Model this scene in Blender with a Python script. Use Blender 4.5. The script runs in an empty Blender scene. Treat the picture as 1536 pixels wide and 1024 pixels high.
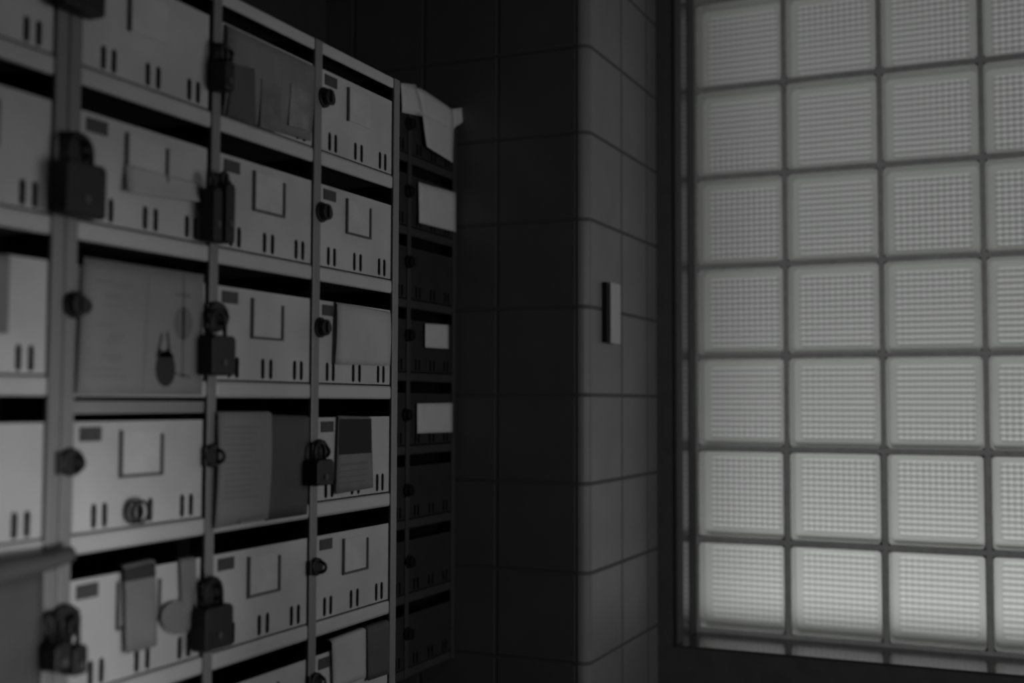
import bpy, bmesh, math, random
from mathutils import Vector
random.seed(4)
C = bpy.context.scene.collection
Z0 = 1.45                       # eye height; every z below is given relative to it

# ------------------------------------------------------------------ camera
F, YAW, PITCH, ROLL = 1768.6, math.radians(23.94), math.radians(2.987), math.radians(0.166)
def cam_axes():
    cy, sy = math.cos(YAW), math.sin(YAW)
    f = Vector((-sy, cy, 0)); r = Vector((cy, sy, 0)); u = Vector((0, 0, 1))
    f2 = f*math.cos(PITCH) + u*math.sin(PITCH); u2 = -f*math.sin(PITCH) + u*math.cos(PITCH)
    r3 = r*math.cos(ROLL) + u2*math.sin(ROLL); u3 = -r*math.sin(ROLL) + u2*math.cos(ROLL)
    return r3, u3, f2
RX, UX, FX = cam_axes()
def at(px, py, X):
    """where the ray of a photo pixel meets the plane x = X: returns (y, z)"""
    d = FX + RX*((px-768)/F) - UX*((py-512)/F)
    t = X/d.x
    return t*d.y, t*d.z

cam = bpy.data.cameras.new('camera'); co = bpy.data.objects.new('camera', cam); C.objects.link(co)
cam.sensor_width = 36; cam.lens = F/1536*36; cam.clip_start = 0.05; cam.clip_end = 60
from mathutils import Matrix
M = Matrix(((RX.x, UX.x, -FX.x), (RX.y, UX.y, -FX.y), (RX.z, UX.z, -FX.z))).to_4x4()
M.translation = Vector((0, 0, Z0)); co.matrix_world = M
cam.dof.use_dof = True; cam.dof.focus_distance = 1.6; cam.dof.aperture_fstop = 3.0
bpy.context.scene.camera = co

# ------------------------------------------------------------------ materials
def mat(name, col, rough=0.5, metal=0.0, spec=0.5, noise=0.0, nscale=30, bump=0.0):
    m = bpy.data.materials.new(name); m.use_nodes = True
    nt = m.node_tree; b = nt.nodes['Principled BSDF']
    b.inputs['Base Color'].default_value = (col, col*1.005, col*0.995, 1)
    b.inputs['Roughness'].default_value = rough; b.inputs['Metallic'].default_value = metal
    b.inputs['Specular IOR Level'].default_value = spec
    if noise or bump:
        tc = nt.nodes.new('ShaderNodeTexCoord'); n = nt.nodes.new('ShaderNodeTexNoise')
        n.inputs['Scale'].default_value = nscale; n.inputs['Detail'].default_value = 4
        nt.links.new(tc.outputs['Object'], n.inputs['Vector'])
        if noise:
            r = nt.nodes.new('ShaderNodeMapRange')
            r.inputs['From Min'].default_value = .3; r.inputs['From Max'].default_value = .7
            r.inputs['To Min'].default_value = col*(1-noise); r.inputs['To Max'].default_value = min(1, col*(1+noise))
            nt.links.new(n.outputs['Fac'], r.inputs['Value'])
            nt.links.new(r.outputs['Result'], b.inputs['Base Color'])
        if bump:
            bp = nt.nodes.new('ShaderNodeBump'); bp.inputs['Strength'].default_value = bump; bp.inputs['Distance'].default_value = .002
            nt.links.new(n.outputs['Fac'], bp.inputs['Height']); nt.links.new(bp.outputs['Normal'], b.inputs['Normal'])
    return m

def line_mask(nt, src, axis, a0, p, w):
    """1 on a line of width w repeated every p along an axis"""
    def mt(op, x, y=None):
        n = nt.nodes.new('ShaderNodeMath'); n.operation = op
        for i, v in enumerate((x, y)):
            if v is None: continue
            if isinstance(v, (int, float)): n.inputs[i].default_value = v
            else: nt.links.new(v, n.inputs[i])
        return n.outputs[0]
    v = mt('SUBTRACT', src.outputs[axis], a0 - p/2)
    v = mt('DIVIDE', v, p); v = mt('FRACT', v); v = mt('SUBTRACT', v, 0.5); v = mt('ABSOLUTE', v)
    v = mt('MULTIPLY', v, p)
    r = nt.nodes.new('ShaderNodeMapRange'); r.interpolation_type = 'SMOOTHSTEP'
    r.inputs['From Min'].default_value = w*0.35; r.inputs['From Max'].default_value = w*0.75
    r.inputs['To Min'].default_value = 1; r.inputs['To Max'].default_value = 0
    nt.links.new(v, r.inputs['Value'])
    return r.outputs['Result']

def tile_mat(name, col, grout, axes, w=0.006, rough=0.3, noise=.08):
    m = bpy.data.materials.new(name); m.use_nodes = True
    nt = m.node_tree; b = nt.nodes['Principled BSDF']
    tc = nt.nodes.new('ShaderNodeTexCoord'); s = nt.nodes.new('ShaderNodeSeparateXYZ')
    nt.links.new(tc.outputs['Object'], s.inputs[0])
    ms = [line_mask(nt, s, a, a0, p, w) for (a, a0, p) in axes]
    mx = nt.nodes.new('ShaderNodeMath'); mx.operation = 'MAXIMUM'
    nt.links.new(ms[0], mx.inputs[0]); nt.links.new(ms[1], mx.inputs[1])
    for extra in ms[2:]:
        m2 = nt.nodes.new('ShaderNodeMath'); m2.operation = 'MAXIMUM'
        nt.links.new(mx.outputs[0], m2.inputs[0]); nt.links.new(extra, m2.inputs[1]); mx = m2
    n = nt.nodes.new('ShaderNodeTexNoise'); n.inputs['Scale'].default_value = 9; n.inputs['Detail'].default_value = 5
    nt.links.new(tc.outputs['Object'], n.inputs['Vector'])
    r = nt.nodes.new('ShaderNodeMapRange')
    r.inputs['From Min'].default_value = .3; r.inputs['From Max'].default_value = .7
    r.inputs['To Min'].default_value = col*(1-noise); r.inputs['To Max'].default_value = col*(1+noise)
    nt.links.new(n.outputs['Fac'], r.inputs['Value'])
    mc = nt.nodes.new('ShaderNodeMix'); mc.data_type = 'FLOAT'
    nt.links.new(mx.outputs[0], mc.inputs[0]); nt.links.new(r.outputs['Result'], mc.inputs[2]); mc.inputs[3].default_value = grout
    nt.links.new(mc.outputs[0], b.inputs['Base Color'])
    mr = nt.nodes.new('ShaderNodeMix'); mr.data_type = 'FLOAT'
    nt.links.new(mx.outputs[0], mr.inputs[0]); mr.inputs[2].default_value = rough; mr.inputs[3].default_value = .9
    nt.links.new(mr.outputs[0], b.inputs['Roughness'])
    bp = nt.nodes.new('ShaderNodeBump'); bp.invert = True; bp.inputs['Strength'].default_value = .6; bp.inputs['Distance'].default_value = .002
    nt.links.new(mx.outputs[0], bp.inputs['Height']); nt.links.new(bp.outputs['Normal'], b.inputs['Normal'])
    return m

TP = 0.1597
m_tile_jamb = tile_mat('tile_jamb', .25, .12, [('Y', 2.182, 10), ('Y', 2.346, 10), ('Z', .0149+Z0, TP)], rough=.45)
m_tile_wall_shaded = tile_mat('tile_wall_shaded', .105, .080, [('X', -.758, 0.1585), ('Z', .0149+Z0, TP)], rough=.55)  # darker copy of the jamb tile: the end face's shade is in its colour
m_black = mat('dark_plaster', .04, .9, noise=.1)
m_soffit = mat('window_wall_plaster', .12, .9, noise=.1)
m_floor = tile_mat('floor_tile', .12, .05, [('X', 0, .3), ('Y', 0, .3)])
m_paint = mat('cream_paint', .41, .42, noise=.13, nscale=11, bump=.03)  # paint mottling, raised to stand in for patchy reflections on the doors
m_post = mat('frame_paint', .17, .38, noise=.05, nscale=20)
m_rail = mat('rail_paint', .42, .34, noise=.05, nscale=18)
m_inner = mat('cabinet_interior', .035, .8)
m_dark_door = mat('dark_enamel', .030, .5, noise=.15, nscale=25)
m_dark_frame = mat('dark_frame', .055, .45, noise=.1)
m_iron = mat('dark_lock_metal', .011, .5, 0, .3, noise=.2, nscale=60)
m_brass = mat('bright_shackle', .6, .3, .6)
m_plate = mat('number_plate', .035, .6, noise=.15, nscale=150)
m_holder = mat('holder_metal', .07, .5, .2)
m_card = mat('name_card', .44, .7, noise=.08, nscale=40)
m_paper = mat('paper_light', .38, .8, noise=.08, nscale=20, bump=.1)
m_paper2 = mat('paper_mid', .16, .8, noise=.12, nscale=30, bump=.1)
m_paper3 = mat('paper_dark', .055, .7, noise=.15, nscale=25, bump=.1)
m_flyer = mat('flyer_stock', .19, .75, noise=.05, nscale=20)
m_note = mat('note_white', .70, .8, noise=.04)
m_ink = mat('ink', .035, .9, spec=.1)
m_ink_soft = mat('ink_soft', .115, .7)
m_ink_faint = mat('ink_faint', .165, .75)
m_steel = mat('reveal_glaze', .09, .13, 0, .8)
m_mortar = mat('mortar', .8, .9, noise=.1, nscale=60)
m_switch = mat('switch_plastic', .60, .5)

# glass: clear front pane
m_glass = bpy.data.materials.new('block_front_glass'); m_glass.use_nodes = True
nt = m_glass.node_tree; nt.nodes.clear()
o = nt.nodes.new('ShaderNodeOutputMaterial'); mx = nt.nodes.new('ShaderNodeMixShader')
tr = nt.nodes.new('ShaderNodeBsdfTransparent'); gl = nt.nodes.new('ShaderNodeBsdfGlossy')
tr.inputs['Color'].default_value = (.93, .95, .93, 1); gl.inputs['Roughness'].default_value = .12
fr = nt.nodes.new('ShaderNodeFresnel'); fr.inputs['IOR'].default_value = 1.5
nt.links.new(fr.outputs[0], mx.inputs[0]); nt.links.new(tr.outputs[0], mx.inputs[1]); nt.links.new(gl.outputs[0], mx.inputs[2])
nt.links.new(mx.outputs[0], o.inputs[0])

# glass: ribbed back pane, a pressed lattice of ribs in frosted glass
def ribbed(name, col, ribs=True):
    m = bpy.data.materials.new(name); m.use_nodes = True
    nt = m.node_tree; nt.nodes.clear()
    o = nt.nodes.new('ShaderNodeOutputMaterial')
    tl = nt.nodes.new('ShaderNodeBsdfTranslucent'); df = nt.nodes.new('ShaderNodeBsdfDiffuse')
    tl.inputs['Color'].default_value = (col, col*1.01, col*.99, 1); df.inputs['Color'].default_value = (.25, .25, .25, 1)
    mx = nt.nodes.new('ShaderNodeMixShader'); mx.inputs[0].default_value = .25
    nt.links.new(tl.outputs[0], mx.inputs[1]); nt.links.new(df.outputs[0], mx.inputs[2]); nt.links.new(mx.outputs[0], o.inputs[0])
    if ribs:
        tc = nt.nodes.new('ShaderNodeTexCoord'); s = nt.nodes.new('ShaderNodeSeparateXYZ')
        nt.links.new(tc.outputs['Object'], s.inputs[0])
        def wave(ax, p, ph):
            a = nt.nodes.new('ShaderNodeMath'); a.operation = 'MULTIPLY_ADD'
            a.inputs[1].default_value = 2*math.pi/p; a.inputs[2].default_value = ph
            nt.links.new(s.outputs[ax], a.inputs[0])
            c = nt.nodes.new('ShaderNodeMath'); c.operation = 'SINE'; nt.links.new(a.outputs[0], c.inputs[0])
            return c.outputs[0]
        h = wave('Z', .0125, 0); v = wave('X', .0125, 1)
        n = nt.nodes.new('ShaderNodeTexNoise'); n.inputs['Scale'].default_value = 3.2; n.inputs['Detail'].default_value = 1
        nt.links.new(tc.outputs['Object'], n.inputs['Vector'])
        nr = nt.nodes.new('ShaderNodeMapRange'); nr.inputs['From Min'].default_value = .4; nr.inputs['From Max'].default_value = .6
        nr.inputs['To Min'].default_value = .15; nr.inputs['To Max'].default_value = .75
        nt.links.new(n.outputs['Fac'], nr.inputs['Value'])
        vm = nt.nodes.new('ShaderNodeMath'); vm.operation = 'MULTIPLY'; nt.links.new(v, vm.inputs[0]); nt.links.new(nr.outputs[0], vm.inputs[1])
        ad = nt.nodes.new('ShaderNodeMath'); ad.operation = 'ADD'; nt.links.new(h, ad.inputs[0]); nt.links.new(vm.outputs[0], ad.inputs[1])
        # thinner glass between the ribs lets more through
        mr = nt.nodes.new('ShaderNodeMapRange'); mr.inputs['From Min'].default_value = -1.6; mr.inputs['From Max'].default_value = 1.6
        mr.inputs['To Min'].default_value = col*.60; mr.inputs['To Max'].default_value = min(1, col*1.26)
        nt.links.new(ad.outputs[0], mr.inputs['Value']); nt.links.new(mr.outputs[0], tl.inputs['Color'])
        bp = nt.nodes.new('ShaderNodeBump'); bp.inputs['Strength'].default_value = .35; bp.inputs['Distance'].default_value = .002
        nt.links.new(ad.outputs[0], bp.inputs['Height']); nt.links.new(bp.outputs['Normal'], tl.inputs['Normal'])
    return m
m_rib = ribbed('block_ribbed_glass', .74)
m_plain = ribbed('block_plain_glass', .60, False)
m_side = mat('block_side_glass', .75, .22, .75)

# ------------------------------------------------------------------ mesh helpers
def box(bm, x0, x1, y0, y1, z0, z1, bev=0, seg=2):
    vs = [bm.verts.new((x, y, z+Z0)) for x in (x0, x1) for y in (y0, y1) for z in (z0, z1)]
    fs = [(0,1,3,2), (4,6,7,5), (0,4,5,1), (2,3,7,6), (0,2,6,4), (1,5,7,3)]
    f = [bm.faces.new([vs[i] for i in q]) for q in fs]
    if bev:
        ed = set(e for q in f for e in q.edges)
        bmesh.ops.bevel(bm, geom=list(ed), offset=bev, segments=seg, profile=.5, affect='EDGES')
def tube(bm, pts, r, n=8, closed=False):
    pts = [Vector(p) for p in pts]; rings = []; L = len(pts)
    ref = None
    for i, p in enumerate(pts):
        a = pts[(i-1) % L] if (closed or i > 0) else p
        b = pts[(i+1) % L] if (closed or i < L-1) else p
        t = (b-a).normalized()
        if ref is None: ref = t.orthogonal().normalized()
        ref = (ref - t*ref.dot(t)).normalized(); s = t.cross(ref)
        rr = r[i] if isinstance(r, (list, tuple)) else r
        rings.append([bm.verts.new(p + Vector((0,0,Z0)) + ref*rr*math.cos(2*math.pi*k/n) + s*rr*math.sin(2*math.pi*k/n)) for k in range(n)])
    for i in range(L if closed else L-1):
        A, B = rings[i], rings[(i+1) % L]
        for k in range(n): bm.faces.new((A[k], A[(k+1) % n], B[(k+1) % n], B[k]))
    if not closed:
        bm.faces.new(rings[0][::-1]); bm.faces.new(rings[-1])
def prism(bm, pts, x0, x1, bev=0):
    """polygon in (y,z) extruded along x"""
    a = [bm.verts.new((x0, y, z+Z0)) for y, z in pts]; b = [bm.verts.new((x1, y, z+Z0)) for y, z in pts]
    n = len(pts); fs = [bm.faces.new(a[::-1]), bm.faces.new(b)]
    for i in range(n): fs.append(bm.faces.new((a[i], a[(i+1) % n], b[(i+1) % n], b[i])))
    if bev: bmesh.ops.bevel(bm, geom=list(fs[1].edges), offset=bev, segments=2, profile=.5, affect='EDGES')
def obj(name, bm, m, parent=None, smooth=False, origin=None):
    bmesh.ops.recalc_face_normals(bm, faces=bm.faces)
    me = bpy.data.meshes.new(name)
    if origin is not None:
        bmesh.ops.translate(bm, verts=bm.verts, vec=-Vector(origin))
    bm.to_mesh(me); bm.free()
    for mm in (m if isinstance(m, (list, tuple)) else [m]): me.materials.append(mm)
    if smooth:
        for p in me.polygons: p.use_smooth = True
    ob = bpy.data.objects.new(name, me); C.objects.link(ob)
    if origin is not None: ob.location = origin
    if parent is not None: ob.parent = parent
    return ob
def tag(o, label, cat, group=None):
    o['label'] = label; o['category'] = cat
    if group: o['group'] = group
    return o
def struct(name, bm, m, parent=None):
    o = obj(name, bm, m, parent)
    if parent is None: o['kind'] = 'structure'
    return o
def empty(name, label=None, cat=None, group=None):
    o = bpy.data.objects.new(name, None); C.objects.link(o); o.empty_display_size = .05
    if label: tag(o, label, cat, group)
    return o
def BM(): return bmesh.new()

# ------------------------------------------------------------------ room
YW = 1.995; XJ = -.735; YF = 2.413; XR = -.695; YG = 2.56; XEND = .723
SILL = -.505; HEAD = 1.11
FL, CE = -1.45, 1.30
b = BM(); box(b, -1.5, 2.5, -2.0, 3.0, FL-.1, FL); struct('floor', b, m_floor)
b = BM(); box(b, -1.5, 2.5, -2.0, 3.0, CE, CE+.1); struct('ceiling', b, m_black)
b = BM(); box(b, -1.5, -1.30, -2.0, 3.0, FL, CE); struct('wall_left', b, m_black)
b = BM(); box(b, -1.30, 2.5, -2.0, -1.8, FL, CE); struct('wall_rear', b, m_black)
# tiled pier: its end face is the dark wall, its side the lit jamb
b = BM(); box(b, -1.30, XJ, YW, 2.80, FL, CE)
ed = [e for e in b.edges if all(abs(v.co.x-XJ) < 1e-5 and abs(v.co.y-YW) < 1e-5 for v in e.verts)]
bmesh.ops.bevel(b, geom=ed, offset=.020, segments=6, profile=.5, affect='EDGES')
pier = struct('wall_back', b, [m_tile_wall_shaded, m_tile_jamb])
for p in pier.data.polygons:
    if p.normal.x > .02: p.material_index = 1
# window wall: below, above and beside the glass blocks
b = BM(); box(b, XJ, .80, YF, 2.66, FL, SILL); box(b, XJ, .80, YF, 2.80, HEAD, CE)
box(b, XJ, XR, YF, 2.80, SILL, HEAD); box(b, XEND, .80, YF, 2.80, SILL, HEAD); struct('wall_window', b, m_soffit)
# right wall, out of the frame, its two openings shaped to trim the added side lights
b = BM(); box(b, .80, .92, -1.8, .05, FL, CE); box(b, .80, .92, .05, .50, FL, -1.0); box(b, .80, .92, .05, .50, -.50, CE)
box(b, .80, .92, .50, .95, FL, CE); box(b, .80, .92, .95, 1.95, FL, -.9); box(b, .80, .92, .95, 1.95, .45, CE)
box(b, .80, .92, 1.95, YF, FL, CE); struct('wall_right', b, m_black)
# glazed lining of the window recess
b = BM(); box(b, XR, XR+.0035, YF-.004, YG+.004, SILL, HEAD, .001); struct('trim_1', b, m_steel)
b = BM(); box(b, XR+.0036, XR+.0052, YF-.003, 2.452, SILL+.005, HEAD); struct('trim_4', b, m_soffit)
b = BM(); box(b, XR+.0036, XR+.0052, 2.508, YG-.001, SILL+.005, HEAD); struct('trim_5', b, m_soffit)
b = BM(); box(b, XR+.0035, XEND, YF-.004, YG+.004, SILL, SILL+.004, .001); struct('trim_2', b, m_steel)
# pier of wall behind the main mailboxes
b = BM(); box(b, -1.30, -1.03, -1.8, 1.275, FL, .36); struct('trim_3', b, m_black)

# ------------------------------------------------------------------ glass block window
win = empty('window_1'); win['kind'] = 'structure'
GX0, GZ0, GP, GB = -.691, -.497, .2, .0952
NX, NZ = 7, 8
def rrect(cx, cz, h, r, n=4):
    out = []
    for qx, qz, a0 in ((1,1,0), (-1,1,90), (-1,-1,180), (1,-1,270)):
        for k in range(n+1):
            a = math.radians(a0+90*k/n); out.append((cx+qx*(h-r)+r*math.cos(a), cz+qz*(h-r)+r*math.sin(a)))
    return out
bf, bs, bb = BM(), BM(), BM()
for i in range(NX):
    for j in range(NZ):
        cx = GX0+GP*(i+.5); cz = GZ0+GP*(j+.5)
        o1 = rrect(cx, cz, GB-.003, .007); o2 = rrect(cx, cz, GB, .010)
        f1 = [bf.verts.new((x, YG, z+Z0)) for x, z in o1]; f2 = [bf.verts.new((x, YG+.005, z+Z0)) for x, z in o2]
        bf.faces.new(f1); n = len(f1)
        for k in range(n): bf.faces.new((f1[k], f1[(k+1) % n], f2[(k+1) % n], f2[k]))
        # side walls: thick pressed rim, then tapering inwards to the ribbed pane
        prof = [(YG+.005, GB), (YG+.012, GB-.001), (YG+.054, GB-.003)]
        rings = [[bs.verts.new((x, y, z+Z0)) for x, z in rrect(cx, cz, h, .012)] for y, h in prof]
        for A, B in zip(rings, rings[1:]):
            for k in range(n): bs.faces.new((A[k], A[(k+1) % n], B[(k+1) % n], B[k]))
        o3 = rrect(cx, cz, GB-.003, .012); o4 = rrect(cx, cz, GB-.016, .010); o5 = rrect(cx, cz, GB-.0175, .010)
        R3, R4, R5 = [[bb.verts.new((x, y, z+Z0)) for x, z in q] for q, y in ((o3, YG+.054), (o4, YG+.054), (o5, YG+.053))]
        for A, B in ((R3, R4), (R4, R5)):
            for k in range(n):
                q = bb.faces.new((A[k], A[(k+1) % n], B[(k+1) % n], B[k])); q.material_index = 1
        bb.faces.new(R5)
obj('front_glass', bf, m_glass, win); obj('block_sides', bs, m_side, win); obj('ribbed_glass', bb, [m_rib, m_plain], win)
b = BM()
JW = GP/2-GB+.0005
for i in range(NX+1):
    x = GX0+GP*i
    box(b, max(x-JW, XR+.0036), min(x+JW, XEND), YG+.001, YG+.060, SILL+.0045, HEAD)
for j in range(NZ+1):
    z = GZ0+GP*j
    for i in range(NX):
        box(b, GX0+GP*i+JW, GX0+GP*(i+1)-JW, YG+.001, YG+.060, max(z-JW, SILL+.0045), min(z+JW, HEAD))
obj('mortar', b, m_mortar, win)

# ------------------------------------------------------------------ switch plate on the jamb
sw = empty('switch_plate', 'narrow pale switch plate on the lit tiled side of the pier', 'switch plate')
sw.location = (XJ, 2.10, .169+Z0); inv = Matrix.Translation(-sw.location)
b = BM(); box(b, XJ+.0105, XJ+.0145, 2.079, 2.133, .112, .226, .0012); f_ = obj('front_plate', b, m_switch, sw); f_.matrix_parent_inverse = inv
b = BM(); box(b, XJ+.0003, XJ+.0105, 2.066, 2.131, .113, .225, .001); f_ = obj('shade_side', b, m_iron, sw); f_.matrix_parent_inverse = inv  # dark body: the shade on the plate's near side is put into its colour

# ------------------------------------------------------------------ mailbox cabinets
GAPZ, RAILZ, DOORB = .0205, .0162, .0178
XD = -.7300       # front of the doors
def capsule(cy, cz, w, h, n=5):
    pts = []; r = w/2
    for k in range(n+1): a = math.pi*k/n; pts.append((cy+r*math.cos(a), cz+h/2-r+r*math.sin(a)))
    for k in range(n+1): a = math.pi+math.pi*k/n; pts.append((cy+r*math.cos(a), cz-h/2+r+r*math.sin(a)))
    return pts
def door_mesh(x, y0, y1, z0, z1, slots, th=.0015, s=1.0):
    bm = BM(); edges = []
    def loop(pts):
        v = [bm.verts.new((x-th, y, z+Z0)) for y, z in pts]
        for i in range(len(v)): edges.append(bm.edges.new((v[i], v[(i+1) % len(v)])))
    loop([(y0, z0), (y1, z0), (y1, z1), (y0, z1)])
    for cy, cz in slots: loop(capsule(cy, cz, .0062*s, .0215*s))
    r = bmesh.ops.triangle_fill(bm, edges=edges, use_beauty=True)
    faces = [g for g in r['geom'] if isinstance(g, bmesh.types.BMFace)]
    e = bmesh.ops.extrude_face_region(bm, geom=faces)
    bmesh.ops.translate(bm, verts=[g for g in e['geom'] if isinstance(g, bmesh.types.BMVert)], vec=(th, 0, 0))
    return bm
SL = (-.0150, -.0278, -.0710, -.0850, -.1280, -.1408)

def number_plate(door, y0, zb, x=XD, s=1.0):
    b = BM(); box(b, x, x+.0012, y0+.006*s, y0+.031*s, zb+.0935*s, zb+.1055*s, .0003)
    obj('number_plate', b, m_plate, door)
def card_holder(door, y0, zb, card=True, sides='LRB', x=XD, cm=None, tall=.040):
    l, r, bz, tz = y0+.0545, y0+.1070, zb+.0620, zb+.062+tall
    b = BM()
    if 'L' in sides: box(b, x, x+.0030, l-.0015, l+.0015, bz, tz, .0004)
    if 'R' in sides: box(b, x, x+.0030, r-.0015, r+.0015, bz, tz-.004, .0004)
    if sides == 'LRB':
        b.free(); b = BM(); w = .0014; h2 = tz-.004
        prism(b, [(l-w, tz), (l-w, bz-w), (r+w, bz-w), (r+w, h2), (r-w, h2), (r-w, bz+w*.6), (l+w, bz+w*.6), (l+w, tz)], x, x+.0026)
    obj('card_holder', b, m_holder, door)
    if card:
        b = BM(); box(b, x+.0002, x+.0008, l+.0015, r-.0015, bz+.0015, tz-.001)
        obj('name_card', b, cm or m_card, door)
def hasp(door, y, z, w=.030, h=.020, knob=False, x=XD):
    """hinged strap crossing from the post to the door, with staple"""
    b = BM()
    if knob:
        # round cam lock: collar, drum and a small turned ear
        n = 14
        for r0, xa, xb in ((.0115, x, x+.005), (.0092, x+.005, x+.012)):
            prism(b, [(y+r0*math.cos(2*math.pi*k/n), z+r0*math.sin(2*math.pi*k/n)) for k in range(n)], xa, xb, .001)
        box(b, x+.0110, x+.0150, y-.0022, y+.0022, z-.0065, z+.0065, .001)
        tube(b, [(x+.006, y+.010+.0055*math.cos(a), z+.0055*math.sin(a)) for a in [2*math.pi*k/12 for k in range(12)]], .0017, 6, True)
        return obj('cam_lock', b, m_iron, door)
    box(b, x+.0015, x+.0045, y-w*.5, y+w*.42, z-h*.30, z+h*.34, .0013)
    n = 12
    prism(b, [(y-w*.05+.62*h*math.cos(2*math.pi*k/n), z+.03*h+.55*h*math.sin(2*math.pi*k/n)) for k in range(n)], x+.0030, x+.0075, .0015)
    # staple loop through the strap
    tube(b, [(x+.005+.010*math.sin(a), y+w*.06, z-.0065*math.cos(a)) for a in [math.pi*k/8 for k in range(9)]], .0019, 6)
    # hinge barrel at the post side
    tube(b, [(x+.0035, y-w*.46, z-h*.42), (x+.0035, y-w*.46, z+h*.45)], .0024, 8)
    return obj('hasp', b, m_iron, door)

def cabinet(name, label, X, doors, posts, zrows, mats, pm, side_pad=0.0, depth=.28, top=None, s=1.0, group=None):
    mp, mr, md = mats
    root = empty(name, label, 'mailbox cabinet')
    ztop, zbot = top, zrows[-1]
    ya, yb = posts[0][0], posts[-1][1]
    root.location = (X, (ya+yb)/2, zbot+Z0)
    root_inv = Matrix.Translation(-root.location)
    made = []
    b = BM()
    xb = X-depth; xf = X-.0035
    box(b, xb, xb+.003, ya, yb, zbot, ztop)
    box(b, xb+.003, xf, ya, ya+.002, zbot, ztop); box(b, xb+.003, xf, yb-.002, yb, zbot, ztop)
    box(b, xb+.003, xf, ya+.002, yb-.002, ztop-.002, ztop)
    for z in zrows: box(b, xb+.003, xf, ya+.002, yb-.002, z+.004, z+.006)
    for p in posts[1:-1]:
        m = (p[0]+p[1])/2; box(b, xb+.003, xf, m-.001, m+.001, zbot+.006, ztop-.002)
    made.append(obj('casing', b, m_inner))
    for p in posts:
        b = BM(); box(b, X-.0034, X+.0012, p[0], p[1], zbot, ztop, .0012); made.append(obj('upright', b, mp))
    grid = {}
    for c, (y0, y1, pl, pr) in enumerate(doors):
        b = BM(); box(b, X-.0034, X+.0006, pl, pr, ztop-.0137*s, ztop, .0022, 3); made.append(obj('top_rail', b, mr))
        for r, z in enumerate(zrows):
            b = BM(); box(b, X-.0034, X+.0002, pl, pr, z, z+RAILZ*s, .0030, 3); made.append(obj('rail', b, mr))
            sl = [(y1+d*s, z+.0302*s) for d in SL] if (y1-y0) > .1 else []
            bm = door_mesh(X-.0010, y0, y1, z+DOORB*s, z+.1100*s, sl, s=s)
            d = obj('door', bm, md); made.append(d); grid[(c, r)] = d
    for o in made:
        o.parent = root; o.matrix_parent_inverse = root_inv
    return root, grid

ROWZ = [.2665-.13107*k for k in range(6)]
XC = -.729
# left cabinet: one column, cut by the frame
cabL, GL = cabinet('mailbox_cabinet', 'pale metal mailbox cabinet at the left edge, one column wide in view', XC,
    [(.5545, .7165, .5525, .7185)], [(.5395, .5525), (.7185, .7322)], ROWZ, (m_post, m_rail, m_paint), None, top=.4069)
# main cabinet: three columns
Cc = [(.7490, .9145, .7470, .9191), (.9345, 1.0945, .9323, 1.0969), (1.1130, 1.2715, 1.1115, 1.2740)]
Pp = [(.7333, .7470), (.9191, .9323), (1.0969, 1.1115), (1.2740, 1.2886)]
cabM, GM = cabinet('mailbox_cabinet', 'pale metal mailbox cabinet with three columns of slotted doors in window light', XC,
    Cc, Pp, ROWZ, (m_post, m_rail, m_paint), None, top=.4069)

# ---- door furniture, straight from the photo: column -> lock kinds and holders
def dz(r): return ROWZ[r]
for c in range(3):
    y0 = Cc[c][0]
    for r in range(6):
        if (c, r) in ((0, 2), (1, 3)): continue
        if c == 0 and r == 0: pass
        number_plate(GM[(c, r)], y0, dz(r))
number_plate(GL[(0, 0)], .5545, dz(0)); number_plate(GL[(0, 1)], .5545, dz(1)); number_plate(GL[(0, 2)], .5545, dz(2)); number_plate(GL[(0, 3)], .5545, dz(3))
for (c, r, sd) in ((0,0,'L'), (0,1,'LR'), (0,3,'LRB'), (0,4,'LRB'), (1,1,'LR'), (1,2,'LRB'), (1,4,'LRB'), (2,0,'L'), (2,1,'LR'), (2,4,'LRB'), (1,0,'LR'), (2,2,'L'), (2,3,'L'), (2,5,'L'), (1,5,'LRB')):
    card_holder(GM[(c, r)], Cc[c][0], dz(r), True, sd if sd == 'L' else 'LRB', cm=None)
for r in range(4): card_holder(GL[(0, r)], .5545, dz(r), True, 'LRB')

def px_hasp(door, px, py, **k):
    y, z = at(px, py, XD+.004); return y, z, hasp(door, y, z, **k)
locks = {}
LH = [  # door, pixel of the centre, kind
 (0,0,112,-26,0), (0,1,118,226,0), (0,2,112,457,1), (0,3,108,694,0), (0,4,98,934,0),
 (1,0,334,84,0), (1,1,330,278,0), (1,2,326,476,0), (1,3,321,684,0), (1,4,317,888,0),
 (2,0,488,146,1), (2,1,484,318,1), (2,2,482,491,1), (2,3,480,677,0), (2,4,475,850,0), (2,5,474,1022,0)]
BIG = {(0,1), (0,4), (1,2), (1,4), (2,3)}
for c, r, px, py, kn in LH:
    if kn: px_hasp(GM[(c, r)], px, py, knob=True)
    elif (c, r) in BIG: px_hasp(GM[(c, r)], px, py, w=.038 if c == 0 else .033, h=.027 if c < 2 else .024)
    else: px_hasp(GM[(c, r)], px, py, w=.031 if c == 0 else .028, h=.021 if c < 2 else .018)

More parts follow.
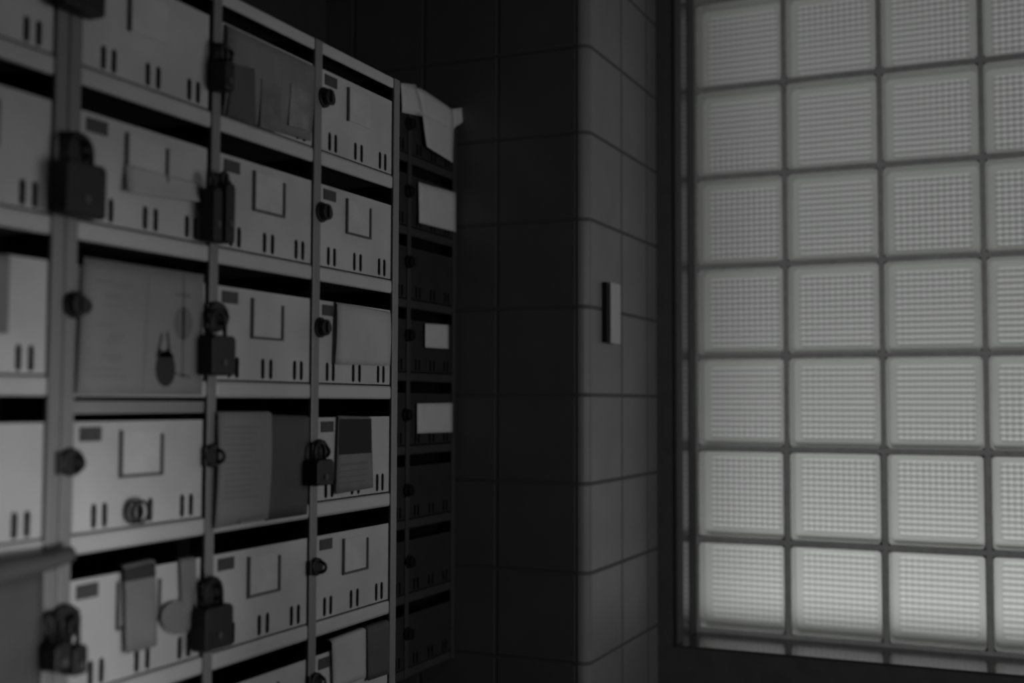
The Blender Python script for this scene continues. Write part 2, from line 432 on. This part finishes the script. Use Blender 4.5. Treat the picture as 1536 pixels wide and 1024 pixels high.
# ---- padlocks
def padlock(px, py, w, h, label, X=XD+.014, sh=.016, mshack=m_iron, tilt=0.0):
    """body centre at the pixel; body w x h metres, shackle rises above it"""
    y, z = at(px, py, X)
    b = BM(); t = .0085
    c = .0022
    pts = [(-w/2+c, -h/2), (w/2-c, -h/2), (w/2, -h/2+c), (w/2, h/2-c*1.6), (w/2-c*1.6, h/2), (-w/2+c*1.6, h/2), (-w/2, h/2-c*1.6), (-w/2, -h/2+c)]
    prism(b, pts, -t, t, .0015)
    for v in b.verts: v.co.z -= Z0
    body_origin = None
    root = empty('padlock', label, 'padlock', 'padlocks hanging on the mailbox hasps')
    root.location = (X, y, z+Z0); root.rotation_euler = (math.radians(tilt), 0, 0)
    obj('body', b, m_iron, root)
    b = BM(); r = w*.30
    pp = [(0, -r, h/2-.002), (0, -r, h/2+sh-r)]
    pp += [(0, -r*math.cos(a), h/2+sh-r+r*math.sin(a)) for a in [math.pi*k/8 for k in range(1, 8)]]
    pp += [(0, r, h/2+sh-r), (0, r, h/2-.002)]
    tube(b, pp, .0021, 7)
    for v in b.verts: v.co.z -= Z0
    obj('shackle', b, mshack, root, True)
    b = BM(); n = 10
    prism(b, [(.0032*math.cos(2*math.pi*k/n), -h*.18+.0032*math.sin(2*math.pi*k/n)) for k in range(n)], t, t+.0012)
    box(b, t+.0012, t+.0016, -.0006, .0006, -h*.18-.002, -h*.18+.002)
    for v in b.verts: v.co.z -= Z0
    obj('keyway', b, m_holder, root)
    return root
padlock(119, 285, .045, .044, 'large dark padlock on the second-row mailbox beside the wide double post', sh=.024, mshack=m_iron)
padlock(118, -20, .045, .042, 'dark padlock cut by the top edge of the photo', sh=.024)
padlock(317, 322, .013, .052, 'narrow long padlock, left of the pair on the second-row mailbox', sh=.012)
padlock(336, 320, .014, .058, 'narrow long padlock, right of the pair on the second-row mailbox', sh=.011)
padlock(326, 533, .036, .038, 'square dark padlock on the third-row mailbox right of the poster', sh=.024, mshack=m_iron)
padlock(319, 940, .042, .040, 'wide dark padlock on the fifth-row mailbox in the middle column', sh=.024, mshack=m_iron)
padlock(84, 984, .017, .022, 'small round-shouldered padlock, left of the pair at bottom left', sh=.020, mshack=m_iron)
padlock(110, 988, .015, .024, 'small padlock, right of the pair at bottom left', sh=.020, mshack=m_iron)
padlock(479, 708, .033, .028, 'dark padlock on the fourth-row mailbox holding the black flyer', sh=.018, mshack=m_iron)
padlock(335, 114, .015, .030, 'small dim padlock on the top mailbox beside the picture flyer', sh=.016, mshack=m_iron)

# ------------------------------------------------------------------ paper
def patch(bm, quad, X, n=8, m=8, bulge=0.0, curl=0.0, tuck=0.0, wave=0.0, ph=0.0, th=.0004):
    """sheet spanned between 4 (y,z) corners TL TR BR BL; curls and bulges off the plane; tuck bends its top into the mail slot"""
    TL, TR, BR, BL = quad; rows = []
    if tuck:
        rows.append([(X-tuck, TL[0]+(TR[0]-TL[0])*i/n, TL[1]+(TR[1]-TL[1])*i/n+.0020) for i in range(n+1)])
        rows.append([(X-.0035, TL[0]+(TR[0]-TL[0])*i/n, TL[1]+(TR[1]-TL[1])*i/n+.0022) for i in range(n+1)])
    for j in range(m+1):
        v = j/m; row = []
        for i in range(n+1):
            u = i/n
            y = (TL[0]*(1-u)+TR[0]*u)*(1-v)+(BL[0]*(1-u)+BR[0]*u)*v
            z = (TL[1]*(1-u)+TR[1]*u)*(1-v)+(BL[1]*(1-u)+BR[1]*u)*v
            x = X + bulge*math.sin(math.pi*v)*.6 + curl*v*v + wave*math.sin(u*7+v*3+ph)
            row.append((x, y, z))
        rows.append(row)
    V = [[bm.verts.new((x, y, z+Z0)) for x, y, z in r] for r in rows]
    W = [[bm.verts.new((x-th, y, z+Z0)) for x, y, z in r] for r in rows]
    R = len(rows)
    for j in range(R-1):
        for i in range(n):
            bm.faces.new((V[j][i], V[j+1][i], V[j+1][i+1], V[j][i+1])); bm.faces.new((W[j][i], W[j][i+1], W[j+1][i+1], W[j+1][i]))
    for j in range(R-1):
        bm.faces.new((V[j][0], W[j][0], W[j+1][0], V[j+1][0])); bm.faces.new((V[j][n], V[j+1][n], W[j+1][n], W[j][n]))
    for i in range(n):
        bm.faces.new((V[0][i], V[0][i+1], W[0][i+1], W[0][i])); bm.faces.new((V[R-1][i], W[R-1][i], W[R-1][i+1], V[R-1][i+1]))
def quad_px(pts, X): return [at(px, py, X) for px, py in pts]
def sheet(name, pts, mt, label, cat, X=XD+.004, group=None, **k):
    b = BM(); patch(b, quad_px(pts, X), X, **k)
    o = obj(name, b, mt, None, True)
    return tag(o, label, cat, group)
def mark(parent, name, pts, mt, X, th=.0002):
    """flat printed shape on a sheet, given in pixels"""
    b = BM(); q = [at(px, py, X) for px, py in pts]
    prism(b, q, X, X+th); return obj(name, b, mt, parent)
def marks(parent, name, polys, mt, X, th=.0002):
    b = BM()
    for pts in polys: prism(b, [at(px, py, X) for px, py in pts], X, X+th)
    return obj(name, b, mt, parent)
def ell(cx, cy, rx, ry, n=18): return [(cx+rx*math.cos(2*math.pi*k/n), cy+ry*math.sin(2*math.pi*k/n)) for k in range(n)]
def bar(x0, y0, x1, y1, w):
    dx, dy = x1-x0, y1-y0; L = math.hypot(dx, dy); nx, ny = -dy/L*w/2, dx/L*w/2
    return [(x0+nx, y0+ny), (x1+nx, y1+ny), (x1-nx, y1-ny), (x0-nx, y0-ny)]

# poster flyer with printed stand, bag and vase (third row, second column)
XP = XD+.005
p = sheet('flyer', [(126, 385), (306, 412), (303, 592), (115, 592)], m_flyer, 'large grey flyer printed with a drip stand and a vase, covering a whole mailbox door', 'flyer', X=XP)
XQ = XP+.0001
marks(p, 'drawing', [ell(248, 553, 15, 27), bar(237, 528, 243, 500, 3), bar(254, 528, 251, 498, 3), [(233,535),(238,520),(245,528),(252,521),(262,536)]], m_ink, XQ)
marks(p, 'drawing', [bar(276, 408, 274, 567, 3), bar(264, 441, 286, 444, 4), bar(262, 560, 286, 565, 5), ell(275, 485, 14, 25)], m_ink_soft, XQ)
tx = []
for (x0, x1, y, w) in ((144,172,421,6), (176,200,428,6), (160,182,444,7), (158,180,458,4), (143,174,486,4), (165,186,503,9), (160,178,512,5), (150,184,532,5), (165,180,538,6), (132,180,553,4), (135,190,563,5)):
    tx.append(bar(x0, y, x1, y+1.5, w))
marks(p, 'print_lines', tx, m_ink_faint, XQ)
marks(p, 'fold_line', [bar(224, 402, 215, 590, 2.5)], m_ink_faint, XQ)

# picture flyer, top row third column
p = sheet('flyer', [(341, 38), (472, 100), (466, 212), (335, 172)], m_paper2, 'glossy flyer with dark photographs in the top mailbox, middle column', 'flyer', X=XD+.004, tuck=.012, bulge=.003)
XQ2 = XD+.0065
mark(p, 'photograph', [(352, 96), (382, 103), (384, 187), (341, 172)], m_paper3, XQ2)
mark(p, 'photograph', [(393, 118), (424, 132), (421, 200), (390, 190)], mat('photo_mid', .12, .6, noise=.2, nscale=60), XQ2)
mark(p, 'photograph', [(437, 125), (466, 142), (462, 196), (433, 188)], mat('photo_pale', .2, .6, noise=.2, nscale=60), XQ2)

# sheets in the main cabinet
sheet('envelope', [(189, 246), (303, 276), (301, 304), (186, 288)], m_paper, 'creased pale envelope strip wedged below the card holder of the second-row mailbox', 'envelope', X=XD+.0025, curl=.005, wave=.0005)
p = sheet('letter', [(327, 620), (407, 620), (403, 778), (322, 793)], m_flyer, 'pale printed letter hanging from the fourth-row mailbox in the middle column', 'letter', X=XD+.006, tuck=.012, bulge=.003, wave=.0006)
marks(p, 'print_lines', [bar(338, 640+i*9, 392-(i*7) % 20, 640+i*8.6, 2.2) for i in range(13)]+[bar(360, 783, 395, 776, 4)], mat('print_grey', .155, .8), XD+.0082)
sheet('folder', [(400, 624), (464, 626), (461, 771), (398, 781)], m_paper3, 'dark grey folder hanging behind the pale printed letter', 'folder', X=XD+.003, tuck=.012, wave=.0005)
p = sheet('leaflet', [(506, 456), (586, 470), (585, 548), (503, 546)], m_paper, 'blank pale leaflet covering the third-row mailbox nearest the dark cabinet', 'leaflet', X=XD+.005, tuck=.012, bulge=.002)
p = sheet('flyer', [(508, 626), (557, 627), (560, 731), (504, 741)], m_paper2, 'small flyer with a black upper half above lines of print', 'flyer', X=XD+.004, tuck=.012)
mark(p, 'dark_panel', [(509, 628), (557, 628), (557, 679), (508, 682)], m_ink, XD+.0042)
marks(p, 'print_lines', [bar(511, 697, 552, 693, 4), bar(510, 707, 550, 703, 2.5), bar(510, 716, 550, 711, 2.5), bar(510, 725, 548, 720, 2.5)], m_ink_soft, XD+.0042)
sheet('flyer', [(186, 852), (233, 842), (236, 968), (188, 981)], m_paper2, 'narrow grey flyer with a dark top edge hanging over bottom-left card holder', 'flyer', X=XD+.005, tuck=.012, wave=.0006)
mark(C.objects[-1], 'dark_band', [(187, 853), (232, 843), (233, 864), (187, 873)], m_ink, XD+.0060)
sheet('leaflet', [(270, 842), (294, 838), (296, 915), (272, 925)], m_paper2, 'grey leaflet at the right side of the fifth-row mailbox', 'leaflet', X=XD+.003, tuck=.012)
b = BM(); prism(b, [at(x, y, XD+.0045) for x, y in ell(266, 926, 25, 25)], XD+.0045, XD+.0052)
tag(obj('sticker', b, m_paper2), 'round grey sticker on the fifth-row mailbox door', 'sticker')
sheet('leaflet', [(498, 963), (549, 944), (549, 1016), (500, 1034)], m_paper, 'pale leaflet in the lowest mailbox beside the dark cabinet', 'leaflet', X=XD+.004, tuck=.012)
sheet('flyer', [(551, 943), (584, 932), (584, 1010), (552, 1021)], m_paper3, 'dark flyer beside the pale leaflet in the lowest mailbox', 'flyer', X=XD+.005, tuck=.012)
# left cabinet
sheet('leaflet', [(-40, 378), (15, 385), (12, 500), (-42, 500)], m_paper2, 'grey leaflet hanging in the third-row mailbox at the left edge', 'leaflet', X=XD+.004, tuck=.012)
sheet('newspaper', [(-60, 880), (66, 862), (62, 1040), (-64, 1060)], m_paper3, 'large dark newspaper sheet covering the bottom-left mailbox', 'newspaper', X=XD+.002, tuck=.012, bulge=.002)
# rolled paper sticking out of the slot over that sheet
b = BM(); X = XD+.012
pts = []
for k in range(13):
    t = k/12; px = -60+166*t; py = 878-22*t-28*math.sin(t*2.9)*(1-t)*.6 - 26*t*t
    y, z = at(px, py, X); pts.append((X, y, z))
tube(b, pts, [.0125-.006*(k/12) for k in range(13)], 12)
tag(obj('rolled_paper', b, m_paper3, None, True), 'dark rolled magazine wedged in the slot above the newspaper sheet', 'magazine')
# grey flap filling the slot above the fourth-row door
b = BM(); y0, z1 = at(113, 606, XD); y1, z0 = at(303, 625, XD)
box(b, XD-.004, XD-.002, .7475, .9185, dz(2)-.0145, dz(2)-.0035, .0005)
tag(obj('envelope', b, m_flyer), 'grey envelope lying flat in the slot below the drip stand flyer', 'envelope')
# curled key ring on the fourth-row door
b = BM(); y, z = at(208, 767, XD+.006)
for q, (dy, dx) in enumerate(((-.006, .0), (.000, .002))):
    tube(b, [(XD+.006+dx+.0035*math.cos(a), y+dy+.0065*math.cos(a), z+.0095*math.sin(a)) for a in [2*math.pi*k/18 for k in range(18)]], .0016, 6, True)
tag(obj('wire_ring', b, m_iron, None, True), 'dark twisted wire ring hooked through the middle slots of the fourth-row mailbox', 'ring')

# ------------------------------------------------------------------ far dark cabinet
S = .98; XFc = -1.0
rz = [.4295*S-.1305*S*k for k in range(8)]
fd = [(1.6475, 1.7985, 1.6450, 1.8005), (1.8150, 1.9740, 1.8130, 1.9755)]
fp = [(1.6325, 1.6450), (1.8005, 1.8130), (1.9755, 1.9900)]
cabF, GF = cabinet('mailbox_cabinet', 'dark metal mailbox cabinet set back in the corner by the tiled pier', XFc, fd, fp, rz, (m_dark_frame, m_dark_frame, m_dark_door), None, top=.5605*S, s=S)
for r, (px, py) in enumerate(((613,186), (612,287), (612,393), (612,503), (608,622), (610,735), (612,842), (610,950))):
    y, z = at(px, py, XFc); hasp(GF[(1, r)], y, z, knob=True, x=XFc)
XN = XFc+.004
G = 'notes stuck on the dark mailboxes'
sheet('note', [(628, 273), (684, 289), (684, 348), (629, 334)], m_note, 'pale paper note on the second dark mailbox, just below the curled sheet', 'note', X=XN, group=G)
sheet('note', [(638, 485), (673, 487), (673, 523), (638, 521)], m_note, 'smallest square note, middle one of the three notes on the dark cabinet', 'note', X=XN, group=G)
sheet('note', [(626, 605), (679, 604), (679, 648), (626, 650)], m_note, 'lowest pale note on the dark cabinet', 'note', X=XN, group=G)
b = BM(); X = XFc+.012
patch(b, quad_px([(604, 124), (626, 126), (640, 175), (606, 168)], X), X-.004, n=4, m=4, wave=.001)
patch(b, quad_px([(626, 126), (684, 165), (682, 196), (637, 172)], X), X-.004, n=6, m=5, bulge=.003)
patch(b, quad_px([(680, 163), (706, 160), (702, 178), (682, 194)], X), X-.003, n=4, m=4, wave=.002)
patch(b, quad_px([(637, 170), (684, 188), (681, 244), (642, 220)], X), X-.004, n=6, m=8, curl=.002)
bmesh.ops.remove_doubles(b, verts=b.verts, dist=.0004)
tag(obj('curled_sheet', b, m_note, None, True), 'crumpled paper sheet spilling over the top of the dark cabinet', 'paper', None)

# ------------------------------------------------------------------ light
def area(name, loc, to, sx, sy, power, spread=180):
    l = bpy.data.lights.new(name, 'AREA'); l.shape = 'RECTANGLE'; l.size = sx; l.size_y = sy; l.energy = power
    l.spread = math.radians(spread)
    o = bpy.data.objects.new(name, l); C.objects.link(o)
    o.location = (loc[0], loc[1], loc[2]+Z0)
    d = Vector(to)-Vector(loc); o.rotation_euler = d.to_track_quat('-Z', 'Y').to_euler()
    return o
area('sky_outside_window', (.0, 4.2, 1.2), (.0, 2.6, .2), 4.0, 2.4, 14)
area('sunlit_ground_outside', (.0, 3.2, -1.0), (.0, 2.6, -.4), 3.2, .6, 20)
area('side_fill', (.90, 1.36, .0), (-.73, 1.28, -.02), .76, .8, 3.5, 150)  # added side light that lifts the mailboxes, jamb and notes
area('low_fill_beam', (1.60, .30, -.80), (-.73, .72, -.15), .12, .16, 2.7, 60)  # added narrow beam, cut by the low opening, brightens the lower left mailboxes
w = bpy.data.worlds.new('world'); bpy.context.scene.world = w; w.use_nodes = True
w.node_tree.nodes['Background'].inputs[0].default_value = (.5, .5, .5, 1)
w.node_tree.nodes['Background'].inputs[1].default_value = .02
# an added fill light behind the viewer keeps the shadows off pure black
l = bpy.data.lights.new('fill_light', 'POINT'); l.energy = 3.2; l.shadow_soft_size = .15
lo = bpy.data.objects.new('fill_light', l); C.objects.link(lo); lo.location = (.6, -.9, 1.1+Z0)

sc = bpy.context.scene
sc.view_settings.view_transform = 'Standard'; sc.view_settings.look = 'None'
sc.view_settings.gamma = 1; sc.view_settings.exposure = 0; sc.view_settings.use_curve_mapping = False
sc.cycles.use_denoising = True
sc.cycles.max_bounces = 10; sc.cycles.diffuse_bounces = 4; sc.cycles.transparent_max_bounces = 12
sc.cycles.sample_clamp_indirect = 3.0
sc.cycles.caustics_reflective = False; sc.cycles.caustics_refractive = False
